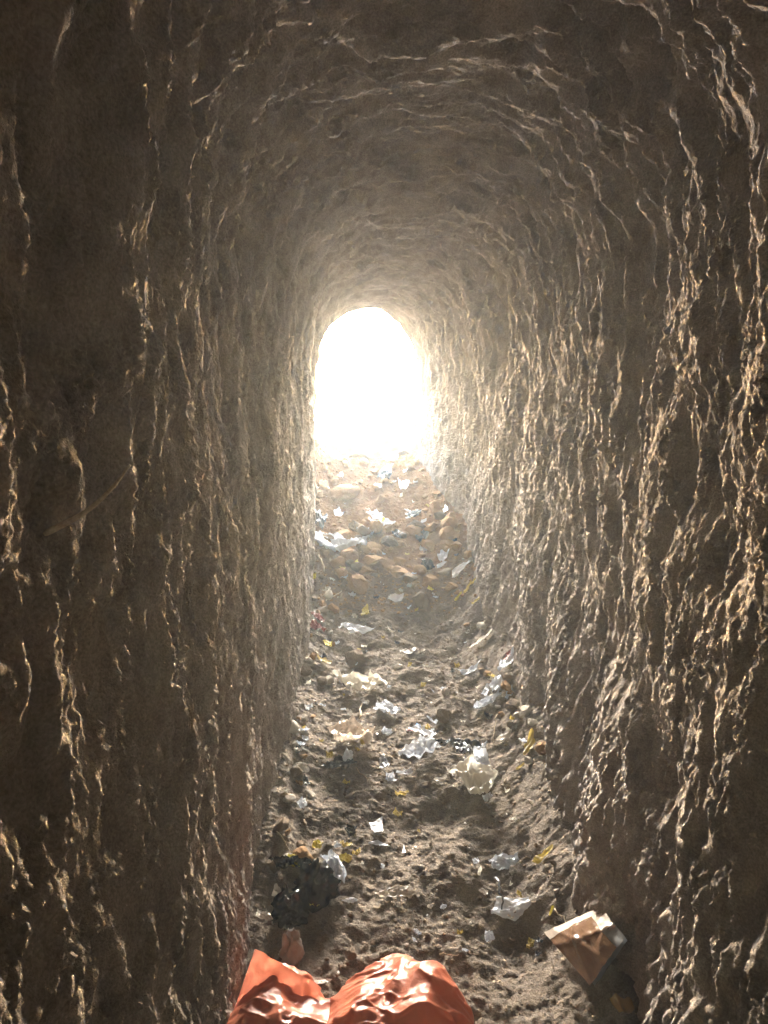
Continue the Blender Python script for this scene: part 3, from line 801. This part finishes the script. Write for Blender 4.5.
S('plastic_scrap', 'silvery scrap lying on the small black bag', 'plastic scrap', 467, 760, 18, 11, M['foil'], 52, 0.5, 0.3, 0.4, 5, 0.03)
S('plastic_bag', 'cream white bag draped flat with a raised knot left of centre', 'plastic bag', 358, 692, 46, 19, M['cream'], 53, 0.48, 0.22, 0.4, 6, 0.008)
S('bag_scrap', 'narrow cream tip standing up from the draped cream bag', 'plastic scrap', 373, 690, 14, 14, M['cream'], 54, 0.3, 0.7, 0.9, 4, 0.03)
S('plastic_scrap', 'white crinkled scrap just below the draped cream bag', 'plastic scrap', 388, 712, 27, 14, M['white'], 55, 0.35, 0.2, 0.1, 6)
S('paper_scrap', 'pale blue white paper lying alone on the red brown mid slope', 'paper', 397, 603, 21, 9, M['paper'], 56, 0.15, 0.25, -0.1, 4, 0.012)
S('plastic_strip', 'narrow white strip lying over the squat round rock', 'plastic scrap', 359, 647, 36, 9, M['white'], 57, 0.25, 0.2, 0.15, 5, 0.075)
S('peel', 'curved white peel strip at the right wall foot', 'scrap', 481, 645, 28, 6, M['cream'], 58, 0.3, 0.5, 0.15, 5, 0.012)
S('plastic_scrap', 'white folded plastic lying left of the curved peel', 'plastic scrap', 470, 675, 22, 11, M['white'], 59, 0.3, 0.5, 0.3, 4, 0.012)
S('plastic_scrap', 'white crumpled scrap of three at the right wall foot, the widest', 'plastic scrap', 485, 708, 24, 9, M['white'], 60, 0.5, 0.2, 0.1, 6)
S('plastic_scrap', 'bluish white upright scrap with a yellow tip beside the right wall', 'plastic scrap', 496, 692, 14, 13, M['white'], 61, 0.5, 0.6, 0.8, 5, 0.02)
S('plastic_scrap', 'small round white scrap left of the bluish upright scrap', 'plastic scrap', 486, 692, 8, 8, M['white'], 62, 0.3, 0.3, 0.1, 6)
S('plastic_scrap', 'small white scrap right of the bluish upright scrap', 'plastic scrap', 508, 697, 10, 8, M['white'], 63, 0.5, 0.3, 0.3, 5)
S('wrapper', 'red and white crumpled wrapper against the right wall', 'wrapper', 507, 670, 16, 10, M['white'], 64, 0.5, 0.4, 0.3, 5, 0.015)
S('wrapper', 'small red wrapper lying on the red and white wrapper', 'wrapper', 507, 667, 8, 6, M['red'], 65, 0.4, 0.3, 0.3, 5, 0.04)
S('wrapper', 'dark red wrapper at the left wall, the upper of two', 'wrapper', 319, 621, 16, 7, M['red'], 66, 0.3, 0.3, 0.0, 4, 0.012)
S('wrapper', 'dark red wrapper at the left wall, the lower of two', 'wrapper', 318, 632, 18, 10, M['red'], 67, 0.4, 0.3, 0.0, 5, 0.012)
S('wrapper', 'yellow green scrap in the pebbles along the left wall', 'wrapper', 328, 649, 12, 7, M['yellow'], 68, 0.5, 0.3, 0.2, 5, 0.012)
S('wrapper', 'ochre yellow scrap below the yellow green scrap at the left wall', 'wrapper', 324, 665, 15, 7, M['leaf'], 69, 0.3, 0.3, 0.0, 5, 0.012)
S('wrapper', 'folded ochre paper left of the pale paper on the mid slope', 'wrapper', 366, 618, 14, 9, M['leaf'], 70, 0.5, 0.3, 0.4, 4, 0.02)
S('plastic_scrap', 'flat pale slab of plastic in the silty floor patch', 'plastic scrap', 407, 654, 18, 10, M['muddy'], 71, 0.15, 0.2, 0.3, 5)
S('plastic_scrap', 'small blue plastic chip near the translucent pink scrap', 'plastic scrap', 418, 727, 6, 4, M['blue'], 72, 0.2, 0.2, 0.1, 5)
S('wrapper', 'thin faded red strip of wrapper left of the translucent pink scrap', 'wrapper', 414, 731, 22, 4, M['red'], 73, 0.2, 0.2, 0.3, 4)
# slope below the mouth
S('plastic_bag', 'white bag twisted in the middle lying across the rubble at left', 'plastic bag', 338, 551, 50, 16, M['white'], 80, 0.48, 0.22, 0.3, 6, 0.008)
S('plastic_scrap', 'white V shaped scrap above the twisted white bag', 'plastic scrap', 338, 522, 11, 11, M['white'], 81, 0.3, 0.7, 0.9, 4, 0.04)
S('plastic_bag', 'dark grey bag under the V shaped scrap by the left wall', 'plastic bag', 319, 523, 18, 16, M['dark'], 82, 0.48, 0.22, 0.5, 6, 0.008)
S('plastic_bag', 'bluish white bag hooked over a rock right of the twisted bag', 'plastic bag', 367, 537, 18, 16, M['white'], 83, 0.48, 0.22, 0.6, 6, 0.008)
S('plastic_bag', 'white crumpled bag in the middle of the rubble slope', 'plastic bag', 376, 521, 16, 12, M['white'], 84, 0.48, 0.22, 0.0, 6, 0.008)
S('wrapper', 'long white and yellow wrapper below the mid slope white bag', 'wrapper', 382, 528, 28, 8, M['white'], 85, 0.35, 0.3, -0.15, 5, 0.02)
S('wrapper', 'yellow patch of wrapper in the middle of the rubble slope', 'wrapper', 382, 527, 11, 4, M['yellow'], 86, 0.3, 0.3, -0.1, 4, 0.04)
S('plastic_bag', 'dark crumpled bag right of the white and yellow wrapper', 'plastic bag', 398, 537, 11, 10, M['dark'], 87, 0.48, 0.22, 0.3, 6, 0.008)
S('plastic_scrap', 'bright white pointed scrap high on the rubble slope', 'plastic scrap', 403, 491, 12, 10, M['white'], 88, 0.4, 0.7, 0.6, 4, 0.012)
S('plastic_scrap', 'thin pale blue strip left of the bright pointed scrap', 'plastic scrap', 377, 489, 9, 7, M['white'], 89, 0.3, 0.5, 0.8, 4, 0.012)
S('plastic_bag', 'grey and white crumpled bag near the top of the slope', 'plastic bag', 386, 479, 14, 10, M['dark'], 90, 0.48, 0.22, 0.6, 6, 0.008)
S('plastic_scrap', 'pale film on the grey bag near the top of the slope', 'plastic scrap', 388, 477, 9, 6, M['white'], 91, 0.5, 0.5, 0.4, 5, 0.05)
S('plastic_bag', 'pale grey bag just below the bright sill at centre', 'plastic bag', 391, 462, 11, 8, M['clear'], 92, 0.48, 0.22, 0.1, 6, 0.008)
S('plastic_scrap', 'white scrap below the sill, rightmost of the highest ones', 'plastic scrap', 419, 461, 9, 5, M['white'], 93, 0.5, 0.5, 0.2, 5, 0.012)
S('plastic_scrap', 'small white scrap under the sill at left', 'plastic scrap', 337, 460, 8, 6, M['white'], 94, 0.5, 0.4, 0.2, 5, 0.012)
S('plastic_scrap', 'blue grey scrap below the small scrap under the sill', 'plastic scrap', 341, 479, 7, 8, M['clear'], 95, 0.5, 0.5, 0.2, 5, 0.012)
S('plastic_scrap', 'small white scrap beside a dark crevice on the upper slope', 'plastic scrap', 405, 475, 5, 4, M['white'], 96, 0.5, 0.4, 0.2, 5, 0.02)
S('plastic_bag', 'dark blue grey bag half buried in the right of the slope', 'plastic bag', 415, 518, 15, 8, M['dark'], 97, 0.48, 0.22, 0.6, 6, 0.008)
S('plastic_scrap', 'white scrap left of the half buried dark bag', 'plastic scrap', 408, 521, 6, 4, M['white'], 98, 0.5, 0.4, 0.2, 5, 0.012)
S('plastic_scrap', 'white splinter of plastic against the right wall on the slope', 'plastic scrap', 445, 513, 6, 8, M['white'], 99, 0.3, 0.6, 0.9, 4, 0.012)
S('plastic_scrap', 'small white scrap on a stone in the right of the slope', 'plastic scrap', 423, 526, 7, 4, M['white'], 100, 0.4, 0.4, 0.2, 5, 0.02)
S('plastic_bag', 'black and silver bag among the blocks at the right of the slope', 'plastic bag', 421, 541, 13, 13, M['dark'], 101, 0.48, 0.22, 0.3, 6, 0.008)
W('plastic_bag', 'round black bag under the blocks right of centre', 'plastic bag', 427, 563, 14, 10, M['black'], 102, 0.35, 0, 0, 0.8)
S('wrapper', 'pink and white wrapper standing among stones by the right wall', 'wrapper', 443, 563, 15, 14, M['white'], 103, 0.5, 0.7, 0.8, 4, 0.02)
S('plastic_container', 'clear flattened plastic container right of the pink and white wrapper', 'container', 460, 573, 19, 8, M['clear'], 104, 0.3, 0.2, 0.0, 7, 0.015)
S('plastic_scrap', 'pale strip below the pink and white wrapper', 'plastic scrap', 441, 569, 14, 4, M['white'], 105, 0.2, 0.2, 0.1, 4, 0.015)
S('plastic_scrap', 'blue white leaf shaped scrap pressed to the left wall', 'plastic scrap', 311, 573, 6, 12, M['white'], 106, 0.2, 0.5, 1.2, 4, 0.02)
S('plastic_scrap', 'small white scrap under the left blocks, the brighter of two', 'plastic scrap', 345, 581, 7, 5, M['white'], 107, 0.5, 0.4, 0.2, 5, 0.02)
S('plastic_scrap', 'small muddy scrap under the left blocks, the duller of two', 'plastic scrap', 332, 584, 7, 5, M['muddy'], 108, 0.5, 0.4, 0.2, 5, 0.02)
S('wrapper', 'yellow triangle of wrapper below the twisted white bag', 'wrapper', 343, 572, 8, 6, M['leaf'], 109, 0.3, 0.3, 0.2, 3, 0.02)
S('wrapper', 'yellow scrap leaning on a pale block below the bluish bag', 'wrapper', 358, 569, 7, 8, M['yellow'], 110, 0.3, 0.6, 0.8, 4, 0.03)
S('wrapper', 'yellow green scrap at the foot of the left wall below the slope', 'wrapper', 313, 582, 9, 6, M['yellow'], 111, 0.4, 0.4, 0.2, 5, 0.02)
S('plastic_scrap', 'white scrap beside the upright square block', 'plastic scrap', 409, 589, 6, 5, M['white'], 112, 0.4, 0.4, 0.2, 5, 0.015)
S('wrapper', 'small yellow scrap beside the upright square block', 'wrapper', 431, 593, 6, 4, M['yellow'], 113, 0.4, 0.4, 0.2, 5, 0.015)
# leaves
for lb, px, py, w, mt, sd, ro, lo in (
    ('yellow lobed leaf leaning on the right wall foot beyond the muddy white bag', 529, 750, 28, 'leaf', 1, 1.2, 5),
    ('yellow curled leaf at the right wall foot above the brown packet', 590, 899, 24, 'leaf', 2, 0.6, 5),
    ('dull yellow leaf near the hollow beside the white crumpled scrap', 542, 861, 25, 'leaf', 3, -0.2, 0),
    ('small yellow leaf below the lobed leaf at the right wall', 520, 770, 11, 'leaf', 4, 0.2, 0),
    ('small pale yellow leaf left of the brown packet', 551, 915, 10, 'yellow', 5, 0.9, 0),
    ('long brown yellow leaf in the dark corner below the brown packet', 622, 1011, 34, 'brownleaf', 6, 2.3, 0),
    ('pale dry leaf on the talus left of the lobed leaf', 505, 740, 24, 'muddy', 7, 0.4, 0),
    ('yellow leaf in the stones at the right wall, nearest the clear container', 473, 584, 10, 'leaf', 8, 0.3, 0),
    ('yellow leaf at the right wall, below the one by the clear container', 467, 591, 14, 'leaf', 9, 0.5, 0),
    ('pale yellow leaf on a stone right of the upright square block', 458, 599, 12, 'yellow', 10, 0.4, 0),
    ('yellow leaf at the right wall where the silt begins', 476, 603, 13, 'leaf', 11, 0.1, 0),
    ('small ochre leaf left of the muddy white bag', 402, 797, 16, 'leaf', 12, 0.3, 4),
    ('pale curled leaf between film bundle and muddy white bag', 440, 783, 17, 'muddy', 13, 0.2, 0),
    ('small olive leaf in the left wall foot heap beside the black and white bag', 300, 786, 12, 'brownleaf', 14, 0.7, 0),
    ('ochre leaf at the left wall foot above the tan wrapping sheet', 304, 733, 14, 'leaf', 15, 1.4, 0)):
    tag(leaf('leaf', px, py, w, M[mt], sd, ro, lo), lb, 'leaf', 'leaves on the tunnel floor')
# sticks and the root
tag(twig('stick', (497, 888), (503, 915), 0.004, M['dark'], 1, 0.02), 'short dark stick lying across the bluish plastic sheet', 'stick')
tag(twig('twig', (496, 722), (492, 745), 0.0022, M['straw'], 2, 0.02), 'thin pale twig standing on the right of the floor', 'twig')
tag(twig('twig', (278, 838), (306, 868), 0.002, M['straw'], 3, 0.02), 'thin straight straw above the glossy black bag', 'twig')
tag(twig('twig', (357, 768), (372, 785), 0.002, M['twig'], 4), 'thin brown twig beside the black and white bag', 'twig')
tag(twig('twig', (318, 606), (343, 596), 0.0035, M['straw'], 5, 0.02), 'bent pale twig by the left wall above the dark red wrappers', 'twig')
tag(twig('twig', (318, 560), (325, 577), 0.007, M['straw'], 6, 0.03), 'thick yellowish root end at the left wall below the twisted bag', 'twig')
tag(twig('twig', (360, 722), (363, 703), 0.004, M['straw'], 7, 0.01), 'short pale twig below the draped cream bag', 'twig')
tag(twig('twig', (556, 918), (570, 926), 0.002, M['straw'], 8), 'tiny straw just left of the brown packet', 'twig')
tag(twig('twig', (440, 960), (480, 955), 0.0015, M['straw'], 9), 'thin long straw on the floor right of the orange bag', 'twig')
def root_on_wall():
    A = wall_at(48, 532); d = ray(130, 465); B = Vector((d.x, d.y, d.z)) * (A.y * 1.0 / d.y); B.z += CAM.z
    pts = [A.lerp(B, t) + Vector((0.004 * math.sin(math.pi * t), 0, -0.006 * math.sin(math.pi * t))) for t in np.linspace(-0.06, 1, 14)]
    o = tube_mesh('root', [p - A for p in pts], 0.0032, M['straw'], loc=A, taper=0.35)
    tag(o, 'thin pale bent root sticking out of the left wall', 'root')
root_on_wall()
for px, py, w, lb in ((605, 581, 10, 'pale stone chip stuck in the right wall, the lower of two'), (597, 446, 12, 'pale stone chip stuck in the right wall, the higher of two')):
    p = wall_at(px, py)
    o = bpy.data.objects.new('stone', STONES['greystone'][px % 7]); col.objects.link(o)
    o.location = p; o.scale = [0.5 * w * p.y / FOC] * 3; o.rotation_euler = (0.4, 0.9, 0.3)
    tag(o, lb, 'stone')

# ------------------------------------------------------------------ stones
for px, py, w, mm, sd, fl_, lb in (
    (357, 664, 34, 'darkstone', 1, .95, 'squat round rock with a white strip lying over it'),
    (420, 606, 23, 'darkstone', 2, 1.25, 'upright square block on the mid slope right of the pale paper'),
    (443, 722, 24, 'darkstone', 4, 1.35, 'upright dark block just beyond the clear film bundle'),
    (430, 585, 27, 'stone', 6, .8, 'large angular block above the upright square block'),
    (323, 488, 24, 'stone', 1, .5, 'long flat slab by the left wall high on the slope'),
    (345, 497, 30, 'stone', 3, .8, 'broad rounded boulder beside the flat slab high on the slope'),
    (317, 497, 18, 'stone', 5, .7, 'tan stone under the flat slab at the left wall'),
    (358, 590, 30, 'stone', 2, .9, 'large pale block under the left side of the rubble'),
    (366, 574, 18, 'stone', 0, .9, 'pale rounded block resting on the large pale block'),
    (386, 566, 20, 'stone', 4, 1.0, 'rounded block left of the mid slope pair'),
    (399, 565, 20, 'stone', 6, 1.0, 'rounded block right of the mid slope pair'),
    (371, 553, 22, 'stone', 3, 1.0, 'round stone with a bluish bag hooked over it'),
    (436, 512, 26, 'stone', 1, .7, 'flat orange tan slab at the right of the upper slope'),
    (429, 549, 22, 'stone', 2, .7, 'flat top stone above the round black bag'),
    (455, 540, 16, 'stone', 5, 1.0, 'square stone against the right wall'),
    (446, 531, 18, 'stone', 4, 1.1, 'rounded stone left of the square one at the right wall'),
    (452, 590, 20, 'stone', 0, .8, 'angular stone right of the large angular block'),
    (417, 500, 14, 'stone', 2, .8, 'brown stone in the middle of the upper slope'),
    (342, 540, 24, 'stone', 5, .8, 'grey tan block just above the twisted white bag'),
    (324, 556, 18, 'stone', 6, .9, 'dark tan stone at left end of the twisted white bag'),
    (300, 772, 22, 'greystone', 0, .9, 'pale round stone at the left wall foot beyond the black and white bag'),
    (290, 800, 18, 'greystone', 2, .9, 'pale knobbly stone at the left wall foot below the pale round one'),
    (310, 796, 14, 'greystone', 4, .8, 'small pale stone right of the knobbly one'),
    (398, 668, 10, 'greystone', 3, .8, 'small pale stone in the silty patch'),
    (445, 694, 12, 'greystone', 1, 1.1, 'pale upright stone at the near edge of the silty patch'),
    (484, 628, 15, 'greystone', 5, .8, 'pale stone at right wall foot above the curved peel'),
    (519, 716, 20, 'greystone', 6, .6, 'pale long stone in the right wall talus'),
    (533, 724, 16, 'greystone', 2, .8, 'pale stone leaning on the right wall beside the long one'),
    (532, 804, 12, 'greystone', 4, .6, 'small pale stone right of the muddy white bag'),
    (417, 815, 14, 'darkstone', 5, .8, 'brown clod below the muddy white bag'),
    (427, 787, 16, 'darkstone', 0, .8, 'brown clod left of the muddy white bag'),
    (410, 752, 16, 'darkstone', 3, .8, 'dark clod left of the clear film bundle'),
    (352, 956, 20, 'darkstone', 1, .8, 'brown clod just behind the orange bag'),
    (352, 798, 18, 'darkstone', 6, .8, 'dark stone below the black and white bag'),
    (274, 868, 20, 'darkstone', 2, .9, 'dark stone in the heap at the left wall foot'),
    (290, 862, 18, 'greystone', 5, .7, 'pale flat stone above the glossy black bag')):
    stone_px(px, py, w, lb, mm, sd, fl_)

def scatter(n, f, s_lo, s_hi, mats, label, group, seed, power=1.6):
    rnd = random.Random(seed)
    for i in range(n):
        x, y = f(rnd)
        sz = s_lo + (s_hi - s_lo) * rnd.random() ** power
        o = stone_at(x, y, sz, rnd.choice(mats), rnd.randrange(10 ** 6), rnd.uniform(0.85, 1.15), rnd.uniform(-0.1, 0.2))
        tag(o, label, 'stone', group)
def in_band(y0, y1, a, b, bias=1.0):
    def f(rnd):
        y = y0 + (y1 - y0) * rnd.random() ** bias
        xl = float(np.interp(y, KY, XL)) + 0.02; xr = float(np.interp(y, KY, XR)) - 0.03
        return xl + (xr - xl) * rnd.uniform(a, b), y
    return f
scatter(60, in_band(4.55, 5.55, 0, 1), 0.015, 0.048, ['stone'], 'small tan stone in the loose rubble high on the slope under the mouth', 'small stones high on the rubble slope', 1, 2)
scatter(75, in_band(3.95, 4.6, 0, 1), 0.024, 0.068, ['stone', 'stone', 'darkstone'], 'tan rubble stone packed on the steep bank in the middle of the slope', 'rubble stones on the steep bank', 2, 1.5)
scatter(40, in_band(1.9, 4.0, 0.0, 0.13), 0.012, 0.040, ['darkstone', 'greystone', 'stone'], 'rounded stone in the row along the left wall foot', 'stones along the left wall foot', 3)
scatter(36, in_band(2.2, 4.1, 0.84, 0.99), 0.012, 0.038, ['darkstone', 'stone', 'greystone'], 'earthy stone in the talus along the right wall foot', 'stones along the right wall foot', 4)
scatter(38, in_band(1.5, 3.7, 0.1, 0.9), 0.006, 0.018, ['darkstone', 'darkstone', 'greystone'], 'small brown clod on the trodden floor between the walls', 'clods on the trodden floor', 5)

# small torn scraps, a few shapes shared by the copies
scrap_src = [film('plastic_scrap', 420, 800, 20, 12, M[m_], 700 + i, 0.5, 0.5, 0.4 * i, 4 + i % 3, 0.006) for i, m_ in enumerate(('white', 'muddy', 'clear', 'cream', 'dark', 'white', 'leaf', 'muddy'))]
def scraps(n, f, lo, hi, label, group, seed=3):
    rnd = random.Random(seed + n)
    for i in range(n):
        src = rnd.choice(scrap_src); o = src.copy(); col.objects.link(o)
        x, y = f(rnd); k = rnd.uniform(lo, hi)
        o.location = (x, y, fz(x, y, True) + 0.004); o.rotation_euler = (rnd.uniform(-.2, .5), rnd.uniform(-.3, .3), rnd.uniform(0, 6.28)); o.scale = (k, k, k)
        tag(o, label, 'plastic scrap', group)
scraps(26, in_band(4.0, 5.5, 0.02, 0.98), 0.45, 1.0, 'tiny torn scrap of litter caught among the rubble stones of the slope', 'tiny scraps in the rubble slope')
scraps(52, in_band(1.9, 3.9, 0.03, 0.30), 0.35, 0.9, 'tiny torn scrap of litter in the pebbles along the left wall foot', 'tiny scraps along the left wall')
scraps(55, in_band(2.0, 3.9, 0.35, 0.90), 0.30, 0.8, 'tiny torn scrap of litter trodden into the earth of the mid floor', 'tiny scraps on the mid floor')
scraps(26, in_band(1.6, 2.0, 0.15, 0.85), 0.25, 0.6, 'tiny torn scrap of litter on the near floor behind the orange bag', 'tiny scraps on the near floor')
for o in scrap_src: bpy.data.objects.remove(o)

# grit nobody could count, and the tiny crumbs of litter in it
def many(name, n, f, s_lo, s_hi, mat, seed, flat):
    rnd = random.Random(seed)
    bm = bmesh.new(); bmesh.ops.create_icosphere(bm, subdivisions=1, radius=1.0)
    bv = np.array([v.co[:] for v in bm.verts]); bf = [tuple(v.index for v in q.verts) for q in bm.faces]; bm.free()
    V, F = [], []
    pts = [f(rnd) for _ in range(n)]
    zs_ = floor_h(np.array([p[0] for p in pts]), np.array([p[1] for p in pts]))
    for (x, y), z in zip(pts, zs_):
        s_ = s_lo + (s_hi - s_lo) * rnd.random() ** 2.5
        j = bv * np.array([s_ * rnd.uniform(.7, 1.3), s_ * rnd.uniform(.7, 1.3), s_ * flat * rnd.uniform(.6, 1.1)])
        j = j * (1 + 0.25 * np.array([[rnd.uniform(-1, 1)] for _ in range(len(bv))]))
        a = rnd.uniform(0, 6.28); c, s2 = math.cos(a), math.sin(a)
        j = np.stack([j[:, 0] * c - j[:, 1] * s2 + x, j[:, 0] * s2 + j[:, 1] * c + y, j[:, 2] + z + s_ * flat * 0.3], 1)
        k = len(V); V += j.tolist(); F += [tuple(q + k for q in ff) for ff in bf]
    return tag(mesh_obj(name, V, F, mat, smooth=False), None, None, None, 'stuff')
many('gravel', 2600, in_band(3.7, 5.6, 0, 1), 0.003, 0.012, M['stone'], 11, 0.8)
many('gravel', 2600, in_band(0.9, 4.0, 0, 1), 0.0015, 0.008, M['darkstone'], 12, 0.8)
many('litter', 260, in_band(1.5, 5.4, 0, 1, 0.8), 0.0015, 0.006, M['muddy'], 13, 0.35)
